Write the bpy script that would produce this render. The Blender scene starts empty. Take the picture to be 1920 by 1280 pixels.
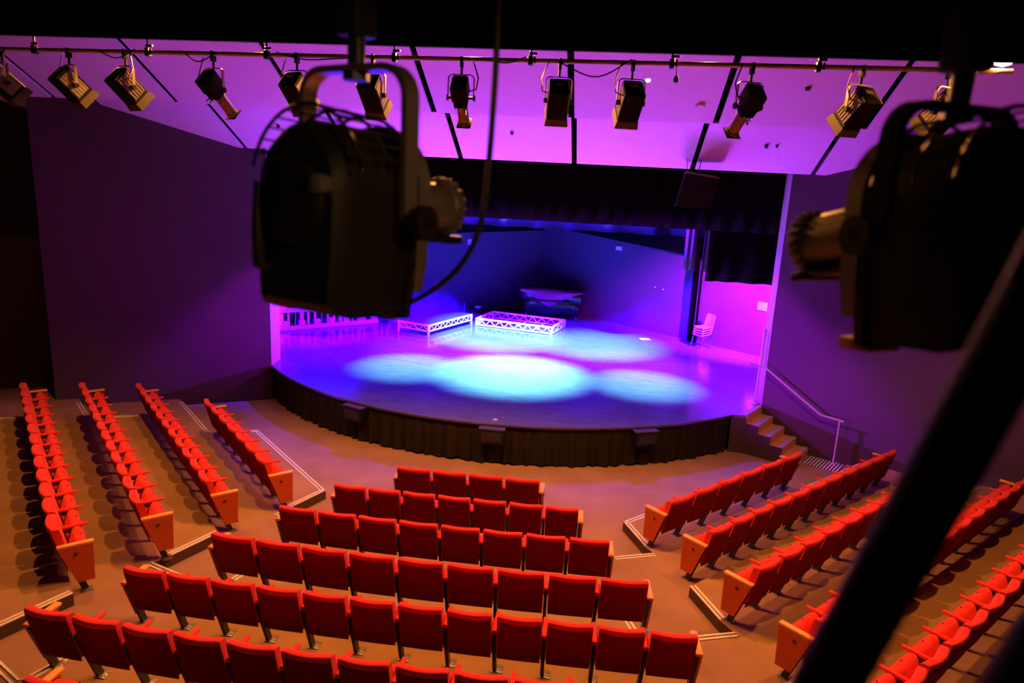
import bpy, bmesh, math, random
from mathutils import Vector, Matrix, Euler
random.seed(7)
C = bpy.data.collections.new('theatre'); bpy.context.scene.collection.children.link(C)
sc = bpy.context.scene
PI = math.pi

# ------------------------------------------------------------------ materials
def mat(name, col, rough=.6, metal=0, spec=.5, noise=0, nscale=20, bump=0, bscale=200, emit=None, estr=0, coat=0, sheen=0):
    m = bpy.data.materials.new(name); m.use_nodes = True
    nt = m.node_tree; b = nt.nodes['Principled BSDF']
    b.inputs['Base Color'].default_value = (*col, 1); b.inputs['Roughness'].default_value = rough
    b.inputs['Metallic'].default_value = metal; b.inputs['Specular IOR Level'].default_value = spec
    b.inputs['Coat Weight'].default_value = coat; b.inputs['Sheen Weight'].default_value = sheen
    tc = nt.nodes.new('ShaderNodeTexCoord')
    if noise:
        n = nt.nodes.new('ShaderNodeTexNoise'); n.inputs['Scale'].default_value = nscale; n.inputs['Detail'].default_value = 5
        nt.links.new(tc.outputs['Object'], n.inputs['Vector'])
        r = nt.nodes.new('ShaderNodeValToRGB')
        r.color_ramp.elements[0].color = tuple(max(0, c*(1-noise)) for c in col)+(1,)
        r.color_ramp.elements[1].color = tuple(min(1, c*(1+noise)) for c in col)+(1,)
        r.color_ramp.elements[0].position = .3; r.color_ramp.elements[1].position = .7
        nt.links.new(n.outputs['Fac'], r.inputs['Fac']); nt.links.new(r.outputs['Color'], b.inputs['Base Color'])
    if bump:
        n2 = nt.nodes.new('ShaderNodeTexNoise'); n2.inputs['Scale'].default_value = bscale; n2.inputs['Detail'].default_value = 3
        nt.links.new(tc.outputs['Object'], n2.inputs['Vector'])
        bp = nt.nodes.new('ShaderNodeBump'); bp.inputs['Strength'].default_value = bump; bp.inputs['Distance'].default_value = .01
        nt.links.new(n2.outputs['Fac'], bp.inputs['Height']); nt.links.new(bp.outputs['Normal'], b.inputs['Normal'])
    if emit:
        b.inputs['Emission Color'].default_value = (*emit, 1); b.inputs['Emission Strength'].default_value = estr
    return m

def wood_mat(name, c1, c2):
    m = mat(name, c1, .45, spec=.4)
    nt = m.node_tree; b = nt.nodes['Principled BSDF']; tc = nt.nodes['Texture Coordinate']
    mp = nt.nodes.new('ShaderNodeMapping'); mp.inputs['Scale'].default_value = (6, 6, 60)
    n = nt.nodes.new('ShaderNodeTexNoise'); n.inputs['Scale'].default_value = 1.5; n.inputs['Detail'].default_value = 4
    r = nt.nodes.new('ShaderNodeValToRGB'); r.color_ramp.elements[0].color = (*c1, 1); r.color_ramp.elements[1].color = (*c2, 1)
    r.color_ramp.elements[0].position = .35; r.color_ramp.elements[1].position = .65
    nt.links.new(tc.outputs['Object'], mp.inputs['Vector']); nt.links.new(mp.outputs['Vector'], n.inputs['Vector'])
    nt.links.new(n.outputs['Fac'], r.inputs['Fac']); nt.links.new(r.outputs['Color'], b.inputs['Base Color'])
    return m

def stage_mat():
    m = mat('stage_vinyl', (.16, .16, .18), .2, spec=.5)
    nt = m.node_tree; b = nt.nodes['Principled BSDF']; tc = nt.nodes['Texture Coordinate']
    n = nt.nodes.new('ShaderNodeTexNoise'); n.inputs['Scale'].default_value = 1.6; n.inputs['Detail'].default_value = 8; n.inputs['Roughness'].default_value = .7
    nt.links.new(tc.outputs['Object'], n.inputs['Vector'])
    r = nt.nodes.new('ShaderNodeMapRange'); r.inputs['From Min'].default_value = .3; r.inputs['From Max'].default_value = .7
    r.inputs['To Min'].default_value = .07; r.inputs['To Max'].default_value = .22
    nt.links.new(n.outputs['Fac'], r.inputs['Value']); nt.links.new(r.outputs['Result'], b.inputs['Roughness'])
    # scuffs: thin pale scratches where ridged noise peaks
    mp = nt.nodes.new('ShaderNodeMapping'); mp.inputs['Scale'].default_value = (1.1, 3.2, 1); mp.inputs['Rotation'].default_value = (0, 0, .5)
    n2 = nt.nodes.new('ShaderNodeTexNoise'); n2.inputs['Scale'].default_value = 1.7; n2.inputs['Detail'].default_value = 9; n2.inputs['Roughness'].default_value = .75
    nt.links.new(tc.outputs['Object'], mp.inputs['Vector']); nt.links.new(mp.outputs['Vector'], n2.inputs['Vector'])
    r2 = nt.nodes.new('ShaderNodeValToRGB')
    r2.color_ramp.elements[0].position = .40; r2.color_ramp.elements[0].color = (.10, .10, .115, 1)
    r2.color_ramp.elements[1].position = .85; r2.color_ramp.elements[1].color = (.18, .18, .20, 1)
    nt.links.new(n2.outputs['Fac'], r2.inputs['Fac']); nt.links.new(r2.outputs['Color'], b.inputs['Base Color'])
    return m

def carpet_mat():
    m = mat('carpet', (.40, .25, .17), .95, spec=.1, bump=.5, bscale=350)
    nt = m.node_tree; b = nt.nodes['Principled BSDF']; tc = nt.nodes['Texture Coordinate']
    n = nt.nodes.new('ShaderNodeTexNoise'); n.inputs['Scale'].default_value = 1.3; n.inputs['Detail'].default_value = 6
    r = nt.nodes.new('ShaderNodeValToRGB'); r.color_ramp.elements[0].color = (.32, .19, .115, 1); r.color_ramp.elements[1].color = (.41, .25, .155, 1)
    r.color_ramp.elements[0].position = .3; r.color_ramp.elements[1].position = .7
    nt.links.new(tc.outputs['Object'], n.inputs['Vector']); nt.links.new(n.outputs['Fac'], r.inputs['Fac'])
    nt.links.new(r.outputs['Color'], b.inputs['Base Color'])
    return m

M = dict(
    carpet=carpet_mat(), stage=stage_mat(),
    wall=mat('auditorium_paint', (.115, .075, .12), .8, spec=.2, noise=.05, nscale=2),
    backwall=mat('stage_wall_paint', (.095, .05, .16), .75, spec=.2, noise=.04, nscale=2),
    black=mat('black_paint', (.02, .018, .016), .7, spec=.25),
    reveal=mat('reveal_paint', (.42, .40, .44), .7, spec=.2),
    dado=mat('dado_paint', (.075, .053, .034), .7, spec=.2),
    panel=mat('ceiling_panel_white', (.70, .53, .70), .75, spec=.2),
    void=mat('void_black', (.0012, .001, .001), 1, spec=0),
    red=mat('red_upholstery', (.78, .035, .02), .85, spec=.15, sheen=.15, bump=.25, bscale=500),
    redshade=mat('red_back_shaded', (.20, .006, .005), .9, spec=.1, bump=.2, bscale=500),  # upholstery red darkened to carry the shade on the seat rears
    wood=wood_mat('orange_wood', (.80, .36, .06), (.90, .44, .09)),
    woodpanel=wood_mat('red_orange_wood', (.50, .078, .009), (.58, .10, .013)),
    riser=mat('riser_carpet_shaded', (.10, .06, .04), .95, spec=.05),  # carpet brown darkened to carry the shade on the step faces
    railblack=mat('matt_black_tube', (.006, .006, .006), .8, spec=.1),
    steel=mat('black_steel', (.02, .02, .022), .45, spec=.4),
    foot=mat('foot_plate_steel', (.32, .30, .28), .4, metal=.8),
    bolt=mat('bolt_metal', (.12, .10, .10), .35, metal=.8),
    nosing=mat('aluminium_nosing', (.85, .83, .78), .5, metal=0),
    nosing_gap=mat('nosing_rubber', (.05, .045, .04), .8),
    lampblack=mat('fixture_black', (.013, .0125, .012), .5, spec=.25),
    railbody=mat('spotlight_body', (.006, .006, .006), .65, spec=.1),
    hood=mat('spotlight_hood', (.09, .085, .08), .5, metal=.3),
    lampgrey=mat('fixture_grey', (.24, .22, .20), .4, metal=.5),
    brass=mat('galvanised_yoke', (.55, .47, .36), .35, metal=.85),
    pipe=mat('painted_pipe', (.55, .42, .32), .4, metal=.3),
    label=mat('pale_sticker', (.55, .5, .45), .7),
    curtain=mat('black_velvet', (.006, .005, .008), .95, spec=.03),
    darkdrape=mat('dark_drape', (.012, .012, .014), .95, spec=.05),
    chairwhite=mat('chair_plastic', (.5, .48, .5), .4),
    drape=mat('grey_drape', (.13, .10, .13), .9, spec=.1),
    skirt=mat('black_skirt_cloth', (.022, .018, .015), .95, spec=.05),
    truss=mat('white_metal', (.75, .75, .76), .4, spec=.5),
    deck=mat('deck_ply', (.07, .07, .085), .5, spec=.4),
    white=mat('white_plastic', (.8, .79, .8), .45),
    chrome=mat('chrome', (.8, .8, .82), .18, metal=1),
    rail=mat('pale_steel_rail', (.75, .7, .68), .35, metal=.4),
    stair=wood_mat('stair_wood', (.62, .30, .10), (.72, .37, .13)),
    stairstrip=mat('stair_nosing_grey', (.42, .42, .50), .6),
    cloth=mat('lilac_cloth', (.85, .05, .42), .85),
    gloss=mat('piano_black', (.01, .01, .012), .15, spec=.5, coat=.4),
    paper=mat('paper', (.85, .85, .85), .7),
    ply=mat('raw_plywood', (.62, .42, .3), .6, noise=.1, nscale=8),
    shelf=mat('pale_board', (.62, .6, .62), .6),
    cable=mat('black_rubber', (.012, .012, .012), .6),
    orange=mat('orange_tab', (.62, .26, .12), .6),
    blackbox=mat('black_case', (.007, .007, .008), .6, spec=.3),
    bulb=mat('lamp_glow', (1, .8, .5), .5, emit=(1, .62, .25), estr=60),
    glowblue=mat('downlight_glow', (.6, .7, 1), .5, emit=(.45, .6, 1), estr=1.5),
)

# ------------------------------------------------------------------ mesh helpers
def box(bm, cx, cy, cz, sx, sy, sz, bev=0, rot=None):
    r = bmesh.ops.create_cube(bm, size=1)
    vs = r['verts']
    bmesh.ops.scale(bm, vec=(sx, sy, sz), verts=vs)
    if bev:
        es = list({e for v in vs for e in v.link_edges})
        rr = bmesh.ops.bevel(bm, geom=es, offset=bev, segments=2, affect='EDGES', profile=.6)
        vs = list({v for f in rr['faces'] for v in f.verts} | {v for v in vs if v.is_valid})
    if rot is not None: bmesh.ops.rotate(bm, cent=(0, 0, 0), matrix=rot, verts=vs)
    bmesh.ops.translate(bm, vec=(cx, cy, cz), verts=vs)
    return vs

def frame_of(d):
    d = Vector(d).normalized()
    up = Vector((0, 0, 1)) if abs(d.z) < .95 else Vector((0, 1, 0))
    x = d.cross(up).normalized(); y = x.cross(d).normalized()
    return x, y, d

def cyl(bm, p, q, r, r2=None, seg=16, caps=True):
    p, q = Vector(p), Vector(q); x, y, d = frame_of(q-p)
    r2 = r if r2 is None else r2
    A = [bm.verts.new(p + r*(math.cos(t)*x + math.sin(t)*y)) for t in [2*PI*i/seg for i in range(seg)]]
    B = [bm.verts.new(q + r2*(math.cos(t)*x + math.sin(t)*y)) for t in [2*PI*i/seg for i in range(seg)]]
    for i in range(seg):
        j = (i+1) % seg; bm.faces.new((A[i], A[j], B[j], B[i]))
    if caps: bm.faces.new(A[::-1]); bm.faces.new(B)

def tube(bm, pts, r, seg=10, ry=None, closed=False):
    pts = [Vector(p) for p in pts]; n = len(pts); rings = []; px = None
    for i, p in enumerate(pts):
        if closed: d = pts[(i+1) % n]-pts[i-1]
        else: d = pts[min(i+1, n-1)]-pts[max(i-1, 0)]
        d.normalize()
        if px is None: x, y, _ = frame_of(d)
        else:
            x = (px - d*px.dot(d))
            x = x.normalized() if x.length > 1e-5 else frame_of(d)[0]
            y = d.cross(x)
        px = x
        rings.append([bm.verts.new(p + r*math.cos(2*PI*k/seg)*x + (ry or r)*math.sin(2*PI*k/seg)*y) for k in range(seg)])
    for i in range(n if closed else n-1):
        a, b = rings[i], rings[(i+1) % n]
        for k in range(seg): bm.faces.new((a[k], a[(k+1) % seg], b[(k+1) % seg], b[k]))
    if not closed: bm.faces.new(rings[0][::-1]); bm.faces.new(rings[-1])

def prism(bm, poly, z0, z1, M4=None):
    """poly: plan outline; extruded between z0 and z1"""
    A = [bm.verts.new((x, y, z0)) for x, y in poly]; B = [bm.verts.new((x, y, z1)) for x, y in poly]
    n = len(poly)
    for i in range(n):
        j = (i+1) % n; bm.faces.new((A[i], A[j], B[j], B[i]))
    bm.faces.new(A[::-1]); bm.faces.new(B)
    if M4 is not None: bmesh.ops.transform(bm, matrix=M4, verts=A+B)

def loft(bm, loops, cap=True):
    R = [[bm.verts.new(p) for p in L] for L in loops]; n = len(R[0])
    for a, b in zip(R, R[1:]):
        for i in range(n):
            j = (i+1) % n; bm.faces.new((a[i], a[j], b[j], b[i]))
    if cap: bm.faces.new(R[0][::-1]); bm.faces.new(R[-1])

def lathe(bm, prof, seg=28, axis='Y', c=(0, 0, 0)):
    """prof: (radius, pos along axis)"""
    rings = []
    for r, t in prof:
        ring = []
        for k in range(seg):
            a = 2*PI*k/seg; u, v = r*math.cos(a), r*math.sin(a)
            p = (u, t, v) if axis == 'Y' else ((u, v, t) if axis == 'Z' else (t, u, v))
            ring.append(bm.verts.new(Vector(p)+Vector(c)))
        rings.append(ring)
    for a, b in zip(rings, rings[1:]):
        for k in range(seg): bm.faces.new((a[k], a[(k+1) % seg], b[(k+1) % seg], b[k]))
    bm.faces.new(rings[0][::-1]); bm.faces.new(rings[-1])

def mesh_of(name, bm, m, smooth=35):
    bmesh.ops.recalc_face_normals(bm, faces=bm.faces[:])
    me = bpy.data.meshes.new(name); bm.to_mesh(me); bm.free(); me.materials.append(m)
    if smooth:
        for p in me.polygons: p.use_smooth = True
        me.set_sharp_from_angle(angle=math.radians(smooth))
    return me

def obj(name, bm, m, parent=None, smooth=35):
    me = bm if isinstance(bm, bpy.types.Mesh) else mesh_of(name, bm, m, smooth)
    o = bpy.data.objects.new(name, me); C.objects.link(o)
    if parent: o.parent = parent
    return o

def NB(): return bmesh.new()

def tag(o, label, cat, group=None, kind=None):
    o['label'] = label; o['category'] = cat
    if group: o['group'] = group
    if kind: o['kind'] = kind
    return o

def thing(name, label, cat, loc=(0, 0, 0), rot=(0, 0, 0), group=None):
    o = bpy.data.objects.new(name, None); C.objects.link(o); o.empty_display_size = .1
    o.location = loc; o.rotation_euler = rot
    return tag(o, label, cat, group)

def struct(name, bm, m, label=None, smooth=35):
    o = obj(name, bm, m, None, smooth); o['kind'] = 'structure'
    if label: o['label'] = label
    return o

# ------------------------------------------------------------------ camera (calibrated from the seating rows)
CAMZ = 5.62
RM = [[0.9907605952299561, 0.12619620149348809, 0.049678583622316745],
      [-0.0759222947584386, 0.21255976305389998, 0.9741941040106344],
      [-0.1123799274701489, 0.9689648424280451, -0.22017694257164583]]
cd = bpy.data.cameras.new('camera'); cam = bpy.data.objects.new('camera', cd); C.objects.link(cam)
m3 = Matrix((RM[0], RM[1], [-v for v in RM[2]])).transposed()
cam.matrix_world = Matrix.Translation((0, 0, CAMZ)) @ m3.to_4x4()
cd.sensor_width = 36; cd.lens = 1290.89/1920*36; cd.clip_start = .02; cd.clip_end = 200
cd.dof.use_dof = True; cd.dof.focus_distance = 11; cd.dof.aperture_fstop = 2.8; cd.dof.aperture_blades = 8
sc.camera = cam

XC = -1.84   # centre line of the house
def mx(p): return (2*XC-p[0], p[1])

# ------------------------------------------------------------------ floors and tiers
b = NB(); prism(b, [(-16, -1), (14, -1), (14, 19), (-16, 19)], -.2, 0); struct('floor', b, M['carpet'], 'brown carpeted floor in front of the stage')
def tier(left, name, label, z):
    right = [mx(p) for p in reversed(left)]
    poly = [(-16, -1)] + left + right + [(2*XC+16, -1)]
    bm = NB(); prism(bm, poly, .001, z); o = struct(name, bm, M['carpet'], label, 0)
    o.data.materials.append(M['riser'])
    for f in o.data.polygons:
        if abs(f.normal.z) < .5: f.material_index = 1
    return o
N225 = math.radians(22.5)
T1 = [(-16, 21.2), (-9.61, 14.76), (-7.93, 13.06), (-7.02, 13.42), (-4.47, 10.91), (-4.79, 10.14), (-4.91, 9.96), (-4.29, 9.71), (-4.07, 10.24)]
T2 = [(-16, 18.3), (-11.41, 13.69), (-10.69, 13.0), (-9.66, 13.24), (-5.31, 8.86), (-5.60, 8.14), (-5.74, 7.92), (-4.61, 7.52), (-4.46, 7.91), (-4.3, 8.25)]
T3 = [(-16, 15.5), (-12.4, 11.9), (-11.86, 11.97), (-11.43, 12.17), (-6.05, 6.85), (-6.36, 6.12), (-6.45, 5.9), (-5.47, 5.42), (-5.30, 5.85), (-5.1, 6.3)]
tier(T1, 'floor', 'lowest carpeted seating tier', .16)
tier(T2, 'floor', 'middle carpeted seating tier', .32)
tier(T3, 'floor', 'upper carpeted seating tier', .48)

# double metal step nosings; each one is a strip of two bars with a dark gap
NOS = []
def nosing(p, q, z, inward, double=True):
    """p->q edge, inward: side on which the tread lies (+1 = left of p->q)"""
    bm = NB(); p, q = Vector((*p, 0)), Vector((*q, 0)); d = (q-p).normalized(); n = Vector((-d.y, d.x, 0))*inward
    L = (q-p).length; a = math.atan2(d.y, d.x); rot = Matrix.Rotation(a, 3, 'Z'); c = (p+q)/2
    for off in ((.016, .078) if double else (.016,)):
        cc = c+n*off; box(bm, cc.x, cc.y, z+.006, L, .026, .012, 0, rot)
    i = len(NOS)+1
    o = struct('trim_%d' % i, bm, M['nosing'], None, 0); NOS.append(o); return o
for mirror in (False, True):
    f = mx if mirror else (lambda p: p)
    s = -1 if mirror else 1
    segs = [((-9.61, 14.76), (-7.93, 13.06), .16), ((-7.23, 13.34), (-7.02, 13.42), .16), ((-7.02, 13.42), (-4.47, 10.91), .16), ((-4.47, 10.91), (-4.79, 10.14), .16),
            ((-4.91, 9.96), (-4.29, 9.71), .16),
            ((-11.41, 13.69), (-10.69, 13.0), .32), ((-10.12, 13.04), (-9.66, 13.24), .32), ((-5.31, 8.86), (-5.60, 8.14), .32), ((-5.74, 7.92), (-4.61, 7.52), .32), ((-4.61, 7.52), (-4.46, 7.91), .32),
            ((-12.4, 11.73), (-11.43, 12.17), .48), ((-6.05, 6.85), (-6.36, 6.12), .48), ((-6.4, 5.88), (-5.47, 5.42), .48), ((-5.47, 5.42), (-5.30, 5.85), .48)]
    for p, q, z in segs: nosing(f(p), f(q), z, -1*s)

# ------------------------------------------------------------------ stage
SH = .88; SCX, SCY, SR = -1.94, 20.92, 7.74
def arc(a0, a1, n, r=SR): return [(SCX+r*math.sin(t), SCY-r*math.cos(t)) for t in [a0+(a1-a0)*i/n for i in range(n+1)]]
aL = math.atan2(-8.03-SCX, SCY-16.1); aR = math.atan2(3.27-SCX, SCY-15.2)
front = arc(aL, aR, 48)
LW0 = (-7.95, 16.0); LWA = math.radians(29.5)
RW0 = (4.1, 16.08); RWA = math.radians(31.6)
stage_poly = front + [(3.58, 15.21), (4.12, 16.10), (8.5, 17.5), (8.5, 19.8), (-1.9, 28.9), (-12.5, 18.6), (-12, 17.2), (-8.03, 16.15)]
b = NB(); prism(b, stage_poly, SH-.06, SH); struct('floor', b, M['stage'], 'glossy dark stage floor with curved front', 0)
# stage front skirt: pleated cloth hanging from the lip
b = NB(); N = 520; rows_ = [(0, 0), (.12, .3), (.4, .7), (.7, 1), (.795, 1)]
arcpts = arc(aL, aR, N)
grid = []
rng = random.Random(3)
ph = [rng.random()*6 for _ in range(8)]
for dz, amp in rows_:
    L = []
    for i, (x, y) in enumerate(arcpts):
        t = i/N*140
        w = .035*math.sin(t*2.1+ph[0]+1.5*math.sin(t*.31)) + .022*math.sin(t*3.7+ph[1]) + .02*math.sin(t*.83+ph[2])
        r = SR-.05 + (w+.02)*amp
        a = aL+(aR-aL)*i/N
        zz = SH-.045-dz + (.012*math.sin(t*.6+ph[3])*amp if dz > .75 else 0)
        L.append(b.verts.new((SCX+r*math.sin(a), SCY-r*math.cos(a), zz)))
    grid.append(L)
for A, B in zip(grid, grid[1:]):
    for i in range(N): b.faces.new((A[i], A[i+1], B[i+1], B[i]))
tag(obj('stage_skirt', b, M['skirt'], None, 60), 'black pleated cloth skirt hanging along the curved stage front', 'curtain')
# stage lip edge
b = NB(); tube(b, [(SCX+(SR+.012)*math.sin(t), SCY-(SR+.012)*math.cos(t), SH-.02) for t in [aL+(aR-aL)*i/60 for i in range(61)]], .016, 6)
struct('trim_40', b, M['dado'], 'dark lip along the stage edge')
# wall under stage corner beside the stairs
b = NB(); prism(b, [(3.27, 15.2), (3.58, 15.19), (3.60, 15.22), (3.29, 15.24)], 0, SH-.06)
struct('wall_stage_front', b, M['dado'], 'short dark wall under the stage corner')
# three black boxes fixed under the stage lip
for k, (x, y, lab) in enumerate([(-4.93, 13.68, 'leftmost black box fixed below the stage lip'), (-1.83, 13.11, 'middle black box fixed below the stage lip'), (1.26, 13.82, 'rightmost black box fixed below the stage lip')]):
    a = math.atan2(x-SCX, SCY-y); r = SR+.1
    t = thing('stage_box', lab, 'box', (SCX+r*math.sin(a), SCY-r*math.cos(a), .52), (0, 0, a), 'boxes under the stage lip')
    b = NB(); box(b, 0, 0, .14, .5, .19, .3, .01); obj('housing', b, M['blackbox'], t)
    b = NB(); box(b, 0, 0, .303, .54, .21, .025, .005); obj('lid', b, M['dado'], t)
    b = NB(); box(b, 0, -.105, .14, .4, .02, .2, .004); obj('front_grille', b, M['steel'], t)

# ------------------------------------------------------------------ walls
def wall_line(p0, ang, side, L, z1, thick=.73):
    dx = (-1 if side == 'L' else 1)*math.cos(ang); dy = -math.sin(ang)
    q = (p0[0]+dx*L, p0[1]+dy*L)
    return [p0, q, (q[0], q[1]+thick*1.1), (p0[0], p0[1]+thick)]
polyL = wall_line(LW0, LWA, 'L', 4.69, 0); polyL[3] = (-8.06, 16.73); polyL[2] = (-12.4, 14.35)
b = NB(); prism(b, polyL, 0, 8.2); struct('wall_left', b, M['wall'], 'tall painted side wall left of the stage', 0)
polyR = wall_line(RW0, RWA, 'R', 7, 0); polyR[3] = (4.085, 16.52)
b = NB(); prism(b, polyR, 0, 8.2); struct('wall_right', b, M['wall'], 'tall painted side wall right of the stage', 0)
b = NB(); prism(b, [(LW0[0]+.004, LW0[1]-.004), (-8.056, 16.735), (-8.076, 16.735), (LW0[0]-.016, LW0[1]-.004)], SH, 8.0); struct('trim_43', b, M['reveal'], 'pale edge of the left wall at the stage opening', 0)
b = NB(); prism(b, [(RW0[0]-.004, RW0[1]-.004), (4.081, 16.525), (4.101, 16.525), (RW0[0]+.016, RW0[1]-.004)], SH, 8.0); struct('trim_44', b, M['reveal'], 'pale edge of the right wall at the stage opening', 0)
# sloping dark plinths at the foot of the walls
def plinth(p0, ang, sgn, L, h0, h1, name, lab):
    c, s = math.cos(ang), math.sin(ang); bm = NB(); t = .02
    n = Vector((-s*sgn*0 + (s if sgn < 0 else -s), -c, 0))
    P = Vector((*p0, 0)); Q = P+Vector((sgn*c*L, -s*L, 0)); F = n*t
    vs = [P, Q, Q+Vector((0, 0, h1)), P+Vector((0, 0, h0))]
    A = [bm.verts.new(v+n*.001) for v in vs]; B = [bm.verts.new(v+F) for v in vs]
    for i in range(4):
        j = (i+1) % 4; bm.faces.new((A[i], A[j], B[j], B[i]))
    bm.faces.new(A); bm.faces.new(B[::-1]); struct(name, bm, M['dado'], lab, 0)
plinth(LW0, LWA, -1, 3.1, .9, .16, 'baseboard_left', 'dark wedge-shaped plinth at the foot of the left wall')
plinth(RW0, RWA, 1, 3.9, .93, .2, 'baseboard_right', 'dark wedge-shaped plinth at the foot of the right wall')
# recess beyond the left wall
b = NB(); prism(b, [(-12.3, 14.9), (-16.5, 12.55), (-16.6, 12.7), (-12.4, 15.1)], 0, 3.9); struct('wall_left_recess', b, M['dado'], 'dark wall set back at the far left', 0)
b = NB(); prism(b, [(-12.3, 14.87), (-16.5, 12.5), (-16.6, 12.7), (-12.4, 15.1)], 3.9, 8.2); struct('wall_left_upper', b, M['black'], 'black upper part of the far left recess', 0)

# stage back walls (a right-angled corner)
def wallseg(p, q, z0, z1, th, name, m, lab):
    p, q = Vector(p), Vector(q); d = (q-p).normalized(); n = Vector((-d.y, d.x))*th
    bm = NB(); prism(bm, [tuple(p), tuple(q), tuple(q+n), tuple(p+n)], z0, z1); return struct(name, bm, m, lab, 0)
BC = (-2.15, 27.85)
wallseg((-12.6, 18.35), BC, SH-.1, 8.2, .2, 'wall_back_left', M['backwall'], 'left back wall of the stage')
wallseg(BC, (5.55, 21.1), SH-.1, 8.2, .2, 'wall_back_right', M['backwall'], 'right back wall of the stage')
wallseg((5.55, 21.1), (8.2, 18.2), SH-.1, 8.2, .2, 'wall_wing_right', M['backwall'], 'right wing wall of the stage')
# dark bands added high on the back walls in place of the border's shadow
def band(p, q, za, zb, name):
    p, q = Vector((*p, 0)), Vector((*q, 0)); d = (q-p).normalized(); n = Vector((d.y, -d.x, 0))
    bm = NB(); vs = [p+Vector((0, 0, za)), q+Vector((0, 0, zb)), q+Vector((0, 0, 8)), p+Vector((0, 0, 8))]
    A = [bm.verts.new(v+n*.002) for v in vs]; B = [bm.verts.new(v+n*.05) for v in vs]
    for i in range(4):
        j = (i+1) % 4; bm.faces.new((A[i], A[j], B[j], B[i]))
    bm.faces.new(A); bm.faces.new(B[::-1]); struct(name, bm, M['curtain'], 'dark band painted as the border shadow high on the stage back wall', 0)
band((-11.5, 19.36), (-2.18, 27.8), 3.6, 3.95, 'trim_41'); band((-2.1, 27.8), (5.5, 21.1), 4.15, 3.45, 'trim_42')  # trim_41 and trim_42 are added shade bands, not real trim
# ceiling over the stage and dark voids
b = NB(); prism(b, [(-17, 15.95), (14, 15.95), (14, 29), (-17, 29)], 8.2, 8.35); struct('ceiling', b, M['void'], 'black ceiling above the stage', 0)
b = NB(); prism(b, [(-17, -2), (14, -2), (14, 15.95), (-17, 15.95)], 9.3, 9.45); struct('ceiling', b, M['void'], 'black ceiling above the seating', 0)
b = NB(); prism(b, [(-17, 15.9), (14, 15.9), (14, 16.0), (-17, 16.0)], 6.6, 9.4); struct('wall_proscenium_head', b, M['void'], 'black wall above the stage opening', 0)

# sloping reflector panels of the ceiling
SL = math.radians(27.85)
seams = [-14.0, -10.9, -8.3, -5.76, -3.19, -.645, 1.91, 4.42, 6.95, 9.5]
def ceil_row(y, z, length, nm):
    for k in range(len(seams)-1):
        x0, x1 = seams[k]+.055, seams[k+1]-.055
        bm = NB(); c, s = math.cos(SL), math.sin(SL)
        vs = [(x0, y, z), (x1, y, z), (x1, y-c*length, z+s*length), (x0, y-c*length, z+s*length)]
        A = [bm.verts.new(v) for v in vs]; B = [bm.verts.new((v[0], v[1]+s*.04, v[2]+c*.04)) for v in vs]
        for i in range(4):
            j = (i+1) % 4; bm.faces.new((A[i], A[j], B[j], B[i]))
        bm.faces.new(A); bm.faces.new(B[::-1])
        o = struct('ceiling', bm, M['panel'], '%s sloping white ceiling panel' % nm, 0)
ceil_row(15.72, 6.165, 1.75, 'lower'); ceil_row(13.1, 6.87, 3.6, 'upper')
# black backing deck above the panel slots
b = NB(); c, s = math.cos(SL), math.sin(SL)
def slab(y, z, L, lift, nm):
    bm = NB(); vs = [(-14, y+s*lift, z+c*lift), (9.5, y+s*lift, z+c*lift), (9.5, y-c*L+s*lift, z+s*L+c*lift), (-14, y-c*L+s*lift, z+s*L+c*lift)]
    A = [bm.verts.new(v) for v in vs]; B = [bm.verts.new((v[0], v[1]+.02, v[2]+.05)) for v in vs]
    for i in range(4):
        j = (i+1) % 4; bm.faces.new((A[i], A[j], B[j], B[i]))
    bm.faces.new(A); bm.faces.new(B[::-1]); struct('ceiling', bm, M['void'], nm, 0)
slab(15.6, 6.25, 5.6, .45, 'black void above the ceiling panels')

# small fittings on the panels
nrm = Vector((0, -s, -c))
def fitting(name, p, r, h, m, lab, cat):
    bm = NB(); P = Vector(p); cyl(bm, P-nrm*.005, P+nrm*h, r, r*.8, 16); return tag(obj(name, bm, M[m]), lab, cat)
fitting('smoke_detector', (1.557, 12.643, 7.112), .085, .04, 'panel', 'round white smoke detector on the ceiling right of centre', 'detector')
fitting('recessed_downlight', (.613, 12.075, 7.411), .05, .02, 'glowblue', 'small bluish glowing round fitting on the ceiling', 'light')
fitting('ceiling_hook', (3.147, 12.136, 7.379), .05, .03, 'steel', 'dark round fitting on the upper ceiling at the right', 'hook')
fitting('ceiling_hook', (-3.958, 12.034, 7.433), .05, .03, 'steel', 'dark round fitting seen inside the left foreground yoke', 'hook')
fitting('ceiling_hook', (-1.928, 14.714, 6.697), .035, .06, 'steel', 'small dark hook on the lower ceiling near the middle', 'hook')
fitting('ceiling_hook', (-7.049, 14.815, 6.644), .04, .06, 'steel', 'small dark hook on the lower ceiling at the left', 'hook')
fitting('ceiling_hook', (3.187, 14.78, 6.662), .04, .06, 'steel', 'left one of two dark hooks on the lower ceiling', 'hook')
fitting('ceiling_hook', (3.389, 14.766, 6.67), .03, .05, 'steel', 'right one of two dark hooks on the lower ceiling', 'hook')

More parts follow.
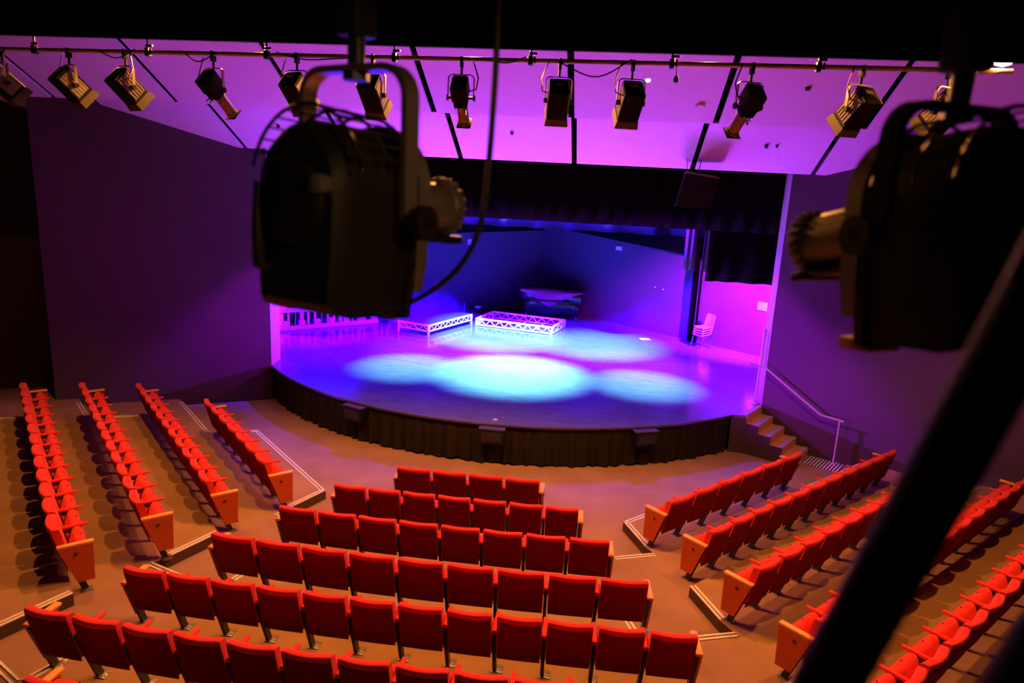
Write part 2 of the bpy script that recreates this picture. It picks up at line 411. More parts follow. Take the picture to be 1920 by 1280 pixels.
# ------------------------------------------------------------------ drapes
def drape(name, p, q, zt, zb, m, lab, amp=.06, wl=.28, seed=1, cat='curtain', sag=0):
    p, q = Vector(p), Vector(q); L = (q-p).length; d = (q-p)/L; n = Vector((-d.y, d.x))
    bm = NB(); nn = max(24, int(L/wl*14)); rr = random.Random(seed); a, b2 = rr.random()*6, rr.random()*6
    rows = []
    for f in (0, .3, .6, .85, 1):
        z = zt+(zb-zt)*f; R = []
        for i in range(nn+1):
            u = i/nn*L; th = u/wl*2*PI
            w = amp*(math.sin(th+a+.8*math.sin(th*.23)) + .35*math.sin(th*.47+b2))*(.7+.3*f)
            v = p+d*u+n*w; R.append(bm.verts.new((v.x, v.y, z + (sag*math.sin(u/L*PI) if f == 1 else 0))))
        rows.append(R)
    for A, B in zip(rows, rows[1:]):
        for i in range(nn): bm.faces.new((A[i], A[i+1], B[i+1], B[i]))
    o = obj(name, bm, M[m], None, 60)
    md = o.modifiers.new('thickness', 'SOLIDIFY'); md.thickness = .008
    return tag(o, lab, cat)
drape('border_curtain', (-8.3, 16.62), (4.3, 16.62), 8.1, 4.84, 'curtain', 'long black border curtain across the top of the stage opening', .05, .4, 2)
drape('leg_curtain', (2.62, 17.0), (4.9, 17.0), 8.1, 3.62, 'curtain', 'short black curtain hanging at the upper right of the stage', .07, .5, 5)
drape('border_curtain', (-6.6, 20.9), (3.1, 20.9), 8.0, 4.42, 'darkdrape', 'rear border curtain whose pleated hem catches blue light', .22, 1.1, 9)
drape('leg_curtain', (2.27, 18.5), (2.57, 18.5), 8.0, 3.70, 'drape', 'left one of two narrow magenta-lit drapes above the chairs', .03, .14, 4)
drape('leg_curtain', (2.74, 18.55), (2.98, 18.55), 8.0, 3.68, 'drape', 'right one of two narrow magenta-lit drapes above the chairs', .03, .14, 6)
drape('leg_curtain', (-9.6, 18.7), (-8.42, 18.9), 8.0, 2.3, 'drape', 'pleated drape lit magenta in the left wing', .06, .17, 8)
drape('leg_curtain', (-11.4, 17.6), (-9.9, 18.2), 8.0, SH+.02, 'curtain', 'black drape deep in the left wing', .06, .3, 11)

# ------------------------------------------------------------------ theatre seats
A44 = math.radians(44.277)
SEATM = {}
def seat_meshes(w):
    key = round(w, 4)
    if key in SEATM: return SEATM[key]
    bw = w-.06; D = {}
    # upholstered backrest, gently curved in plan, rolled over at the top
    prof = [(.088, .34), (-.032, .80), (-.046, .855), (-.042, .878), (-.030, .888), (.030, .880), (.046, .872), (.054, .850), (.088, .70), (.165, .36), (.128, .33)]
    bm = NB(); loops = []; n = 12
    for i in range(n+1):
        u = -1+2*i/n; cv = -.042*(1-u*u); e = .008 if i in (0, n) else 0
        loops.append([(.03+bw*(i/n), v*(1-6*e)+cv*max(.12, min(1, (z-.3)/.45)), z-e) for v, z in prof])
    loft(bm, loops); D['backrest'] = mesh_of('backrest', bm, M['red'], 50)
    # rear shell
    bm = NB(); loops = []
    for i in range(n+1):
        u = -1+2*i/n; cv = -.042*(1-u*u)
        loops.append([(.035+(bw-.01)*(i/n), v+cv*max(.12, min(1, (z-.3)/.45)), z) for v, z in [(.098, .285), (.086, .285), (-.041, .800), (-.044, .826), (-.026, .826)]])
    loft(bm, loops); D['back_panel'] = mesh_of('back_panel', bm, M['redshade'], 50)
    # tipped-up cushion
    bm = NB(); loops = []
    c0, c1, r = Vector((.190, .37)), Vector((.262, .568)), .072
    dd = (c1-c0).normalized(); nn2 = Vector((-dd.y, dd.x))
    pr = [c0+nn2*r, c0-nn2*r]
    pr += [c1+r*(math.cos(t)*dd*1.0 - math.sin(t)*nn2) for t in [PI/2-PI*k/8 for k in range(9)]]
    pr = [c0+nn2*r*.9, c0-nn2*r*.9] + [c1 - r*(math.cos(PI*k/8))*nn2 + r*math.sin(PI*k/8)*dd for k in range(9)]
    for i in range(9):
        u = -1+2*i/8; f_ = .9 if i in (0, 8) else 1
        cen = (c0+c1)/2
        loops.append([(.035+(bw-.01)*(i/8), cen.x+(q.x-cen.x)*f_, cen.y+(q.y-cen.y)*(.985 if i in (0, 8) else 1)) for q in pr])
    loft(bm, loops); D['seat_cushion'] = mesh_of('seat_cushion', bm, M['red'], 50)
    bm = NB(); p = c1+dd*(r-.004); cyl(bm, (w/2, p.x, p.y), (w/2, p.x+dd.x*.012, p.y+dd.y*.012), .011, .009, 10); D['button'] = mesh_of('button', bm, M['bolt'])
    SEATM[key] = D
    return D
# row-independent parts
bm = NB(); box(bm, 0, .215, .637, .048, .35, .034, .012); ARM = mesh_of('armrest', bm, M['red'], 50)
bm = NB(); box(bm, 0, .195, .652, .075, .40, .028, .004); WARM = mesh_of('armrest', bm, M['wood'], 35)
def legmesh():
    bm = NB()
    prism(bm, [(.30, .012), (.225, .012), (.01, .60), (.02, .63), (.10, .63)], -.02, .02, Matrix(((0, 0, 1, 0), (1, 0, 0, 0), (0, 1, 0, 0), (0, 0, 0, 1))))
    prism(bm, [(.09, .56), (.30, .56), (.30, .62), (.09, .62)], -.018, .018, Matrix(((0, 0, 1, 0), (1, 0, 0, 0), (0, 1, 0, 0), (0, 0, 0, 1))))
    return mesh_of('leg', bm, M['steel'], 35)
LEG = legmesh()
bm = NB(); box(bm, .03, .275, .006, .12, .13, .012, .003); cyl(bm, (.07, .30, .012), (.07, .30, .02), .012, seg=8); cyl(bm, (.07, .245, .012), (.07, .245, .02), .012, seg=8); FOOT = mesh_of('foot_plate', bm, M['foot'])
def panelmesh():
    bm = NB()
    prism(bm, [(.0, .638), (.385, .638), (.372, .135), (.185, .135)], -.016, .016, Matrix(((0, 0, 1, 0), (1, 0, 0, 0), (0, 1, 0, 0), (0, 0, 0, 1))))
    return mesh_of('end_panel', bm, M['woodpanel'], 35)
PANEL = panelmesh()
bm = NB(); cyl(bm, (-.03, .19, .53), (.03, .19, .53), .016, seg=12); cyl(bm, (-.024, .19, .53), (.024, .19, .53), .022, seg=12); PBOLT = mesh_of('panel_bolt', bm, M['bolt'])

ORD = ['first', 'second', 'third', 'fourth', 'fifth', 'sixth', 'seventh', 'eighth', 'ninth', 'tenth', 'eleventh', 'twelfth', 'thirteenth', 'fourteenth']
def part(name, me, parent, x=0):
    o = bpy.data.objects.new(name, me); C.objects.link(o); o.parent = parent; o.location = (x, 0, 0); return o
def seat(p, rz, z, w, first, last, label, group):
    t = thing('theatre_seat', label, 'seat', (p[0], p[1], z), (0, 0, rz), group)
    D = seat_meshes(w)
    part('backrest', D['backrest'], t); part('back_panel', D['back_panel'], t)
    c = part('seat_cushion', D['seat_cushion'], t); part('button', D['button'], c)
    ends = [(0, first)] + ([(w, True)] if last else [])
    for x, wood in ends:
        lg = part('leg', LEG, t, x); part('foot_plate', FOOT, lg)
        if wood:
            xo = x+(.03 if x > 0 else -.03)
            a = part('armrest', WARM, t, x+(.012 if x > 0 else -.012)); a['label'] = 'flat orange wooden armrest'
            e = part('end_panel', PANEL, t, xo); e['label'] = 'orange wooden end panel'; part('panel_bolt', PBOLT, e)
        else: part('armrest', ARM, t, x)
    return t

# row: name, block, x0, y0, pitch, curve, seats, level, reference height kind
ROWS = [
 ('front row of the centre block', 'C', -3.0808, 10.6134, .62018, .0018, 4, 0),
 ('second row of the centre block', 'C', -3.7063, 9.3614, .54116, .0067, 7, 1),
 ('third row of the centre block', 'C', -4.1837, 8.4648, .58836, .0105, 8, 1),
 ('fourth row of the centre block', 'C', -4.5129, 7.2610, .60696, .0127, 9, 2),
 ('fifth row of the centre block', 'C', -5.0293, 6.3741, .53493, .0060, 12, 2),
 ('sixth row of the centre block', 'C', -5.2867, 5.2410, .53926, .0104, 13, 3),
 ('front row of the left block', 'L', -7.4906, 12.9974, .55986, 0, 7, 1),
 ('second row of the left block', 'L', -9.4200, 13.6033, .54301, 0, 11, 1),
 ('third row of the left block', 'L', -10.1437, 12.8602, .54660, 0, 12, 2),
 ('fourth row of the left block', 'L', -11.1881, 12.5256, .56344, 0, 13, 2),
 ('front row of the right block', 'R', 1.4175, 9.9696, .64501, 0, 6, 1),
 ('second row of the right block', 'R', 1.9023, 9.1230, .53989, 0, 11, 1),
 ('third row of the right block', 'R', 2.2714, 7.9486, .54747, 0, 12, 2),
 ('fourth row of the right block', 'RA', 2.3844, 7.2616, .55006, 0, 13, 2),
]
FL = Vector((math.cos(A44), math.sin(A44))); DL = Vector((math.sin(A44), -math.cos(A44)))
FR = Vector((-math.cos(A44), math.sin(A44))); DR = Vector((math.sin(A44), math.cos(A44)))
short = lambda s: s.replace(' of the ', ', ')
for nm, blk, x0, y0, w, cv, n, lev in ROWS:
    z = .16*lev; grp = 'seats in the ' + nm
    for k in range(n):
        o = ORD[k]
        if blk == 'C':
            f = lambda s: Vector((x0+s-.03, y0+cv*(s-n*w/2)**2+.04))
            p = f(k*w); q = f((k+1)*w); rz = math.atan2(q.y-p.y, q.x-p.x)
            side = 'from the left'
        elif blk == 'L':
            p = Vector((x0, y0))-.39*FL+DL*(k*w); rz = -(PI/2-A44); side = 'from the wall'
        elif blk == 'R':
            p = Vector((x0, y0))+.04*FR+DR*(k*w-.03); rz = PI/2-A44; side = 'from the aisle'
        else:
            p = Vector((x0, y0))-.39*FR+DR*(k*w); rz = PI/2-A44; side = 'from the aisle'
        lab = 'red theatre seat, %s %s in the %s' % (o, side, nm)
        seat(p, rz, z, w, k == 0, k == n-1, lab, grp)
# fifth row of the right block: its aisle end lies below the picture
for i, k in enumerate(range(-2, 10)):
    p = Vector((3.1156, 6.4737))-.39*FR+DR*(k*.53514)
    seat(p, PI/2-A44, .48, .53514, False, False, 'red theatre seat, %s visible one from the bottom in the rearmost right row' % ORD[i], 'seats in the rearmost right row')
# seventh centre row: only the corner of one seat shows
seat(Vector((-4.56, 4.54)), -.05, .48, .54, True, False, 'red theatre seat peeking in at the bottom left corner', 'seats in the seventh row of the centre block')

# ------------------------------------------------------------------ steps, handrail, tactile pad
t = thing('stage_stairs', 'short wooden stairs with grey nosings climbing to the stage right side', 'stairs', (3.58, 15.21, 0), (0, 0, -RWA))
# local x runs down the flight along the wall, local y across towards the wall
tread = .285; W = .97
for k in range(4):
    x0 = k*tread; z = SH-.176*(k+1)
    b = NB(); box(b, x0+tread/2, W/2, z-.018, tread+.03, W, .036); obj('tread', b, M['stair'], t)
    b = NB(); box(b, x0+tread-.035, W/2, z+.004, .09, W, .008); o = obj('nosing_strip', b, M['stairstrip'], t)
    b = NB(); box(b, x0+.01, W/2, z+.088, .02, W, .172); obj('riser', b, M['stair'], t)
b = NB(); box(b, 4*tread+.01, W/2, .078, .02, W, .156); obj('riser', b, M['stair'], t)
b = NB(); poly = [(0, 0), (4*tread+.02, 0)]
for k in range(3, -1, -1): poly += [((k+1)*tread+.02, SH-.176*(k+1)), (k*tread+.02, SH-.176*(k+1))]
poly += [(0, SH-.18)]
prism(b, poly, -.02, .0, Matrix(((1, 0, 0, 0), (0, 0, 1, 0), (0, 1, 0, 0), (0, 0, 0, 1)))); obj('side_board', b, M['dado'], t)
b = NB(); box(b, -.04, W/2, SH+.004, .09, W, .008); obj('nosing_strip', b, M['stairstrip'], t)

nR = Vector((-math.sin(RWA), -math.cos(RWA), 0)); dR = Vector((math.cos(RWA), -math.sin(RWA), 0)); R0 = Vector((*RW0, 0))
def wr(u, off, z): return R0+dR*u+nR*off+Vector((0, 0, z))
t = thing('handrail', 'pale steel handrail sloping down beside the stage stairs', 'handrail', tuple(wr(1.75, .16, 0)))
inv = -Vector(t.location)
b = NB(); P = [wr(-.32, .16, 1.86), wr(-.02, .16, 1.85), wr(.03, .16, 1.835), wr(1.32, .16, 1.05), wr(1.37, .16, 1.03), wr(1.83, .16, 1.0)]
tube(b, [p+inv for p in P], .022, 10); obj('rail', b, M['rail'], t)
b = NB(); cyl(b, (0, 0, .01), (0, 0, 1.0), .02, seg=12); obj('post', b, M['rail'], t)
b = NB(); cyl(b, (0, 0, 0), (0, 0, .012), .06, seg=16); obj('foot_plate', b, M['brass'], t)
t = thing('pole_stand', 'slim white pole with thick upper tube at right end of stage', 'pole', (3.96, 16.2, SH))
b = NB(); cyl(b, (0, 0, .02), (.02, .02, 1.0), .02, seg=12); obj('lower_tube', b, M['rail'], t)
b = NB(); box(b, .045, .03, 1.37, .075, .06, .86, .01); obj('upper_tube', b, M['white'], t)
b = NB(); cyl(b, (0, 0, 0), (0, 0, .02), .06, seg=16); obj('foot_plate', b, M['rail'], t)
t = thing('tactile_pad', 'striped metal warning strip pad on the floor at the stair foot', 'floor pad', (5.28, 14.95, 0), (0, 0, -RWA))
b = NB(); box(b, 0, 0, .002, .74, .62, .004); obj('base_plate', b, M['nosing_gap'], t)
for k in range(11):
    b = NB(); box(b, -.33+.066*k, 0, .008, .03, .6, .01, .003); obj('stripe', b, M['nosing'], t)

# ------------------------------------------------------------------ things on the stage
def truss_side(bm, p, q, z0, z1, n, r=.018):
    p, q = Vector(p), Vector(q); d = (q-p)/n
    L = (q-p).length; a = math.atan2((q-p).y, (q-p).x); rot = Matrix.Rotation(a, 3, 'Z'); c = (p+q)/2
    box(bm, c.x, c.y, z1-.03, L, .04, .06, .004, rot); box(bm, c.x, c.y, z0+.022, L, .04, .044, .004, rot)
    for i in range(n):
        A = p+d*i; B = p+d*(i+1)
        za, zb = (z0+.03, z1-.05)
        if i % 2: za, zb = zb, za
        cyl(bm, (A.x, A.y, za), (B.x, B.y, zb), r, seg=6)
def platform(name, lab, loc, rz, L, W, z0, z1, deck):
    t = thing(name, lab, 'platform', loc, (0, 0, rz), 'white truss-sided stage platforms')
    pts = [(0, 0), (L, 0), (L, W), (0, W)]; ns = [16, 6, 16, 6]
    for i in range(4):
        bm = NB(); truss_side(bm, pts[i], pts[(i+1) % 4], z0, z1, ns[i]); obj('truss_side', bm, M['truss'], t)
    for x, y in pts:
        bm = NB(); box(bm, x, y, z1/2, .06, .06, z1, .006); obj('leg', bm, M['truss'], t)
    if deck:
        bm = NB(); box(bm, L/2, W/2, z1+.004, L-.02, W-.02, .02, .004); obj('deck', bm, M['deck'], t)
    else:
        for k in (1, 2, 3):
            bm = NB(); cyl(bm, (L*k/4, 0, z0+.05), (L*k/4, W, z0+.05), .02, seg=8); obj('cross_bar', bm, M['truss'], t)
        bm = NB(); box(bm, L*.8, W*.12, z0+.14, .07, .07, .16, .01); obj('bracket', bm, M['white'], t)
    return t
a = math.atan2(23.13-20.70, -4.11+5.06)
platform('stage_platform', 'dark-topped stage platform on legs with white lattice sides', (-5.06, 20.70, SH), a, 2.55, 1.15, .13, .36, True)
a = math.atan2(22.27-22.91, -1.25+3.92)
platform('stage_platform', 'open white lattice frame platform with no top, right of the decked one', (-3.92, 22.91, SH), a, 2.72, 1.5, .02, .28, False)
# stacked plastic chairs
def stack_chair(name, lab, loc, rz, back):
    t = thing(name, lab, 'chair', loc, (0, 0, rz), 'stacked white plastic chairs')
    bm = NB(); loops = []
    for i in range(9):
        u = -1+2*i/8; e = .02*u*u
        loops.append([(u*.22, -.2, .43+e-.02*(1-abs(u))), (u*.22, .02, .425+e), (u*.22, .17, .45+e), (u*.22, .17, .44+e), (u*.22, .02, .413+e), (u*.22, -.2, .405+e-.02)])
    loft(bm, loops); obj('seat', bm, M['chairwhite'], t)
    bm = NB(); loops = []
    for i in range(9):
        u = -1+2*i/8; e = -.03*(1-u*u)*-1
        loops.append([(u*.21, .17-e*0+.03*(1-u*u), .47), (u*.215, .21+.03*(1-u*u), .65), (u*.19, .25+.03*(1-u*u), .84), (u*.19, .262+.03*(1-u*u), .84), (u*.215, .222+.03*(1-u*u), .65), (u*.21, .182+.03*(1-u*u), .46)])
    loft(bm, loops); obj('backrest', bm, M['chairwhite'], t)
    for sx in (-1, 1):
        for sy in (-1, 1):
            bm = NB(); tube(bm, [(sx*.17, sy*.12, .41), (sx*.2, sy*.17, .3), (sx*.235, sy*.23, .012)], .014, 8); obj('leg', bm, M['chrome'], t)
    return t
crz = math.radians(-60)
for k, lab in enumerate(['bottom white plastic chair of the stack in the right wing', 'second white plastic chair from the bottom of the stack', 'third white plastic chair from the bottom of the stack', 'topmost white plastic chair of the stack in the right wing']):
    o = Vector((.012*k, .01*k)); stack_chair('stacking_chair', lab, (3.52+o.x, 22.1+o.y, SH+.075*k), crz, k == 3)
# column
t = thing('wall_pipe', 'tall dark vertical pipe on the stage back wall behind the chairs', 'pipe', (3.25, 22.93, SH))
b = NB(); cyl(b, (0, 0, 0), (0, 0, 7.2), .085, seg=20); obj('tube', b, M['void'], t)
b = NB(); cyl(b, (.16, -.12, 0), (.16, -.12, 7.2), .04, seg=12); obj('side_tube', b, M['void'], t)
# papers and small floor things
b = NB(); box(b, 0, 0, .004, .32, .26, .006); o = tag(obj('paper_sheet', b, M['paper']), 'white paper sheet lying on the stage floor at the right', 'paper'); o.location = (1.8, 22.75, SH); o.rotation_euler = (0, 0, .3)
b = NB(); box(b, 0, 0, .012, .09, .05, .022, .006); o = tag(obj('tape_roll', b, M['white']), 'tiny white item on the stage floor near its front lip', 'tape'); o.location = (-1.82, 13.42, SH)
# notice on the right wing wall, boxes on the walls
def wall_item(name, p, wall_d, sx, sz, m, lab, cat, th=.04):
    bm = NB(); box(bm, 0, 0, 0, sx, th, sz, .004); o = tag(obj(name, bm, M[m]), lab, cat); o.location = p; o.rotation_euler = (0, 0, wall_d); return o
dBR = math.atan2(21.1-27.85, 5.55+2.15); dBL = math.atan2(27.85-18.35, -2.15+12.6)
def on_line(p, q, x): return p[1]+(q[1]-p[1])*(x-p[0])/(q[0]-p[0])
def backR(x, z, off=.03): return (x-off*math.sin(-dBR), on_line(BC, (5.55, 21.1), x)-off*math.cos(dBR), z)
def backL(x, z, off=.03): return (x+off*math.sin(dBL), on_line((-12.6, 18.35), BC, x)-off*math.cos(dBL), z)
wall_item('notice', backR(5.12, 2.43, .02), dBR, .32, .26, 'paper', 'white notice on the magenta-lit right wing wall', 'sign', .012)
wall_item('wall_box', backR(.80, 3.62), dBR, .24, .15, 'white', 'small pale box high on the right stage back wall', 'box', .08)
wall_item('wall_box', backL(-4.75, 3.5), dBL, .16, .22, 'white', 'small pale box high on the left stage back wall', 'box', .08)
wall_item('wall_box', backL(-3.35, 1.9), dBL, .3, .2, 'backwall', 'dim box on the back wall left of the piano', 'box', .08)
wall_item('power_outlet', backR(2.1, 2.45), dBR, .07, .05, 'label', 'left one of two small wall outlets right of the piano', 'outlet', .03)
wall_item('power_outlet', backR(2.35, 2.42), dBR, .07, .05, 'label', 'right one of two small wall outlets right of the piano', 'outlet', .03)
# piano in the corner under a cloth
t = thing('grand_piano', 'black grand piano standing in the back corner of the stage', 'piano', (-1.5, 25.75, SH), (0, 0, math.radians(-8)))
b = NB(); box(b, 0, 0, .78, 2.25, .75, .36, .03); obj('case', b, M['gloss'], t)
b = NB(); box(b, 0, -.45, .64, 1.4, .22, .08, .02); obj('keyboard_shelf', b, M['gloss'], t)
b = NB(); box(b, 0, .1, 1.02, 2.28, .95, .04, .01); obj('lid', b, M['gloss'], t)
for x in (-.95, .95):
    b = NB(); box(b, x, -.22, .33, .13, .13, .54, .02); lg = obj('leg', b, M['gloss'], t)
    b = NB(); cyl(b, (x-.03, -.27, .04), (x+.03, -.27, .04), .045, seg=14); o = obj('caster', b, M['brass'], lg)
b = NB(); box(b, 0, -.12, .36, 2.0, .3, .62, .02); obj('knee_board', b, M['gloss'], t)
b = NB(); n = 60; rows = []
for j in range(8):
    R = []
    for i in range(n+1):
        u = i/n; x = -1.17+2.34*u
        prof = .16+.42*math.exp(-((u-.47)/.24)**2) - (.10 if u > .82 else 0)*((u-.82)/.18)
        topz = 1.04-.03*math.sin(PI*u)
        f = j/7
        z = topz+.03-f*prof; y = -.42-.03*math.sin(f*PI)-.04*math.sin(u*11+f*5)*f - .06
        if j == 0: y = -.05; z = 1.052
        if j == 1: y = -.40; z = 1.05-.012*math.sin(PI*u)
        R.append(b.verts.new((x, y, z)))
    rows.append(R)
for A, B in zip(rows, rows[1:]):
    for i in range(n): b.faces.new((A[i], A[i+1], B[i+1], B[i]))
o = tag(obj('piano_cloth', b, M['cloth'], None, 60), 'lilac cloth draped over the black piano in the corner', 'cloth'); o.location = (-1.5, 25.75, SH+.0); o.rotation_euler = (0, 0, math.radians(-8))
o.modifiers.new('thickness', 'SOLIDIFY').thickness = .012
# leaning loudspeaker left of the piano
t = thing('floor_speaker', 'slim pale speaker board with two round holes leaning left of piano', 'speaker', (-2.78, 26.75, SH), (math.radians(-8), 0, math.radians(10)))
b = NB(); box(b, 0, 0, .36, .26, .14, .72, .015); obj('cabinet', b, M['drape'], t)
for z in (.16, .55):
    b = NB(); cyl(b, (0, -.06, z), (0, -.078, z), .065, seg=20); obj('driver', b, M['black'], t)
t = thing('projector_stand', 'small white device on a black stool at the back left wall', 'projector', (-4.3, 25.35, SH))
b = NB(); box(b, 0, 0, .22, .2, .16, .1, .015); obj('device', b, M['white'], t)
b = NB(); box(b, 0, 0, .085, .3, .24, .17, .02); obj('stool', b, M['black'], t)
t = thing('black_stand', 'dark slim stand on stage floor left of the white device', 'stand', (-4.75, 25.0, SH))
b = NB(); cyl(b, (0, 0, .02), (0, 0, .42), .03, seg=10); obj('post', b, M['drape'], t)
b = NB(); cyl(b, (0, 0, 0), (0, 0, .025), .13, seg=18); obj('base', b, M['black'], t)
# rack along the left back wall
rdir = Vector((math.cos(.768), math.sin(.768))); rA = Vector((-10.1, 19.5)); rlen = 4.7
t = thing('storage_rack', 'long pale rack of upright posts along the left wing wall', 'rack', (rA.x, rA.y, SH), (0, 0, math.atan2(rdir.y, rdir.x)))
b = NB(); box(b, rlen/2, .2, .60, rlen, .46, .14, .01); obj('top_board', b, M['shelf'], t)
b = NB(); box(b, rlen*.42, -.12, .06, rlen*.84, .14, .12, .01); obj('kerb_board', b, M['shelf'], t)
b = NB(); box(b, rlen/2, .42, .3, rlen, .03, .5); obj('back_board', b, M['black'], t)
for k in range(22):
    b = NB(); x = .1+k*(rlen-.2)/21
    if k % 4 == 1: cyl(b, (x, 0, .0), (x, 0, .53), .022, seg=10)
    else: box(b, x, .03, .265, .07 if k % 3 else .12, .07, .53, .006)
    obj('post', b, M['chrome'] if k % 4 == 1 else M['shelf'], t)
for k in range(9):
    b = NB(); box(b, .38+k*.5, .05, .16, .2, .18, .2, .02); bx = tag(obj('small_crate', b, M['shelf'] if k % 2 else M['ply']), 'small pale crate, %s from the left inside the wing rack' % ORD[k], 'crate', 'crates inside the wing rack')
    bx.location = (rA.x, rA.y, SH); bx.rotation_euler = (0, 0, math.atan2(rdir.y, rdir.x))
P = rA+rdir*1.25+Vector((-rdir.y, rdir.x))*.2
t = thing('equipment_case', 'black equipment case standing on the wing rack', 'case', (P.x, P.y, SH+.67), (0, 0, .7))
b = NB(); box(b, 0, 0, .2, .55, .35, .4, .03); obj('body', b, M['blackbox'], t)
for x in (-.2, .2):
    b = NB(); cyl(b, (x, -.19, .1), (x, -.16, .1), .03, seg=12); obj('latch', b, M['chrome'], t)
b = NB(); tube(b, [(-.1, 0, .4), (-.1, 0, .46), (.1, 0, .46), (.1, 0, .4)], .012, 8); obj('handle', b, M['chrome'], t)
# cable and black item left of the platform
b = NB(); pts = [(-7.0, 22.9), (-6.75, 22.6), (-6.4, 22.55), (-6.0, 22.75), (-5.7, 23.2)]
tube(b, [(x, y, SH+.015) for x, y in pts], .014, 8); tag(obj('floor_cable', b, M['white']), 'white cable lying on stage floor behind the decked platform', 'cable')
b = NB(); box(b, 0, 0, .06, .3, .2, .12, .03); o = tag(obj('stage_box', b, M['black']), 'small black box on the floor at the end of the wing rack', 'box'); o.location = (-7.0, 22.3, SH)

# hanging loudspeaker
t = thing('hanging_speaker', 'black loudspeaker hung on wires from the ceiling before the border curtain', 'speaker', (1.98, 15.35, 5.36))
b = NB(); prism(b, [(-.40, 0), (.33, 0), (.44, .62), (-.26, .70)], -.16, .16, Matrix(((1, 0, 0, 0), (0, 0, 1, 0), (0, 1, 0, 0), (0, 0, 0, 1)))); obj('cabinet', b, M['blackbox'], t)
b = NB(); prism(b, [(-.27, .70), (.45, .62), (.40, .66), (-.22, .74)], -.18, .18, Matrix(((1, 0, 0, 0), (0, 0, 1, 0), (0, 1, 0, 0), (0, 0, 0, 1)))); obj('top_plate', b, M['lampgrey'], t)
b = NB(); tube(b, [(-.23, 0, .7), (-.24, 0, 1.3)], .008, 6); obj('wire', b, M['lampgrey'], t)
b = NB(); tube(b, [(-.05, 0, .68), (.02, 0, .78), (.05, 0, .95), (.04, 0, 1.15)], .01, 6); obj('cable', b, M['cable'], t)

# ------------------------------------------------------------------ lighting bar with fixtures
def pip(x): return Vector((x, 8.206-(x+1.114)*.0447, 7.0+(.0 if x < 4 else 0)))
t = thing('lighting_bar', 'long horizontal pipe across the ceiling that carries the spotlights', 'pipe', (0, 0, 0))
b = NB(); cyl(b, pip(-9.5), pip(4.03), .026, seg=16); obj('pipe', b, M['pipe'], t)
CL = [-7.259, -5.663, -4.094, -2.497, -.903, .653, 2.166, 3.634]
for k, x in enumerate(CL):
    h = thing('hanger_clamp', 'black clamp hanger holding the lighting bar, %s from the left' % ORD[k], 'clamp', tuple(pip(x)), (0, 0, 0), 'clamps of the lighting bar')
    b = NB(); box(b, 0, 0, 0, .05, .085, .1, .01); obj('clamp', b, M['lampblack'], h)
    b = NB(); cyl(b, (.0, 0, .04), (.02, 0, 1.3), .012, seg=8); obj('rod', b, M['steel'], h)
    b = NB(); box(b, .03, -.02, .07, .09, .03, .03, .005); cyl(b, (.05, -.03, -.03), (.05, -.03, .04), .012, seg=8); obj('bracket', b, M['chrome'], h)

def look_rot(d):
    """rotation taking local +Y to direction d, keeping local Z upward"""
    d = Vector(d).normalized(); x = d.cross(Vector((0, 0, 1))).normalized(); z = x.cross(d)
    return Matrix((x, d, z)).transposed()

def yoke_bm(bm, half, drop, flat=.012, wid=.035, rad=.05):
    """U bracket in the local XZ plane: top at z=0, arms down to -drop"""
    pts = [(-half, -drop)]
    for k in range(7):
        t = PI-PI/2*k/6; pts.append((-half+rad+rad*math.cos(t), -rad+rad*math.sin(t)))
    for k in range(7):
        t = PI/2-PI/2*k/6; pts.append((half-rad+rad*math.cos(t), -rad+rad*math.sin(t)))
    pts.append((half, -drop))
    n = len(pts); rings = []
    for i, p in enumerate(pts):
        a = Vector(pts[min(i+1, n-1)])-Vector(pts[max(i-1, 0)]); a.normalize(); nn = Vector((-a.y, a.x))*flat/2
        rings.append([bm.verts.new((p[0]+s*nn.x, y, p[1]+s*nn.y)) for s, y in ((1, -wid/2), (1, wid/2), (-1, wid/2), (-1, -wid/2))])
    for A, B in zip(rings, rings[1:]):
        for k in range(4): bm.faces.new((A[k], A[(k+1) % 4], B[(k+1) % 4], B[k]))
    bm.faces.new(rings[0]); bm.faces.new(rings[-1])

def fresnel_parts(body_parent, R, piv):
    T = Matrix.Translation(piv) @ R.to_4x4()
    def fin(name, bm, m, par=body_parent):
        bmesh.ops.transform(bm, matrix=T, verts=bm.verts[:]); return obj(name, bm, M[m], par)
    bm = NB(); loops = []
    for y, hw, zb, zt in ((-.21, .095, -.10, .10), (-.20, .115, -.125, .125), (.14, .118, -.13, .13), (.16, .118, -.13, .13)):
        loops.append([(-hw, y, zb+.02), (-hw+.02, y, zb), (hw-.02, y, zb), (hw, y, zb+.02), (hw, y, zt-.02), (hw-.02, y, zt), (-hw+.02, y, zt), (-hw, y, zt-.02)])
    loft(bm, loops); h = fin('housing', bm, 'railbody')
    for sx in (-1, 1):
        bm = NB()
        box(bm, sx*.1185, -.02, 0, .003, .29, .19)
        for k in range(5): box(bm, sx*.121, -.02, -.08+.04*k, .006, .28, .012)
        fin('side_ribs', bm, 'lampgrey', h)
    bm = NB(); loops = []
    for y, w in ((.16, .122), (.255, .135), (.255, .128), (.165, .115)):
        loops.append([(-w, y, -w), (w, y, -w), (w, y, w), (-w, y, w)])
    loft(bm, loops, False); fin('front_hood', bm, 'hood')
    bm = NB(); cyl(bm, (0, .15, 0), (0, .175, 0), .1, .1, 20); fin('lens', bm, 'gloss')
    bm = NB(); box(bm, -.0, -.2125, .03, .09, .004, .045); o = fin('rear_sticker', bm, 'label'); o['label'] = 'small pale sticker on the rear plate'
    bm = NB()
    for sx in (-1, 1): cyl(bm, (sx*.115, 0, 0), (sx*.165, 0, 0), .028, seg=14)
    fin('tilt_knob', bm, 'lampblack')

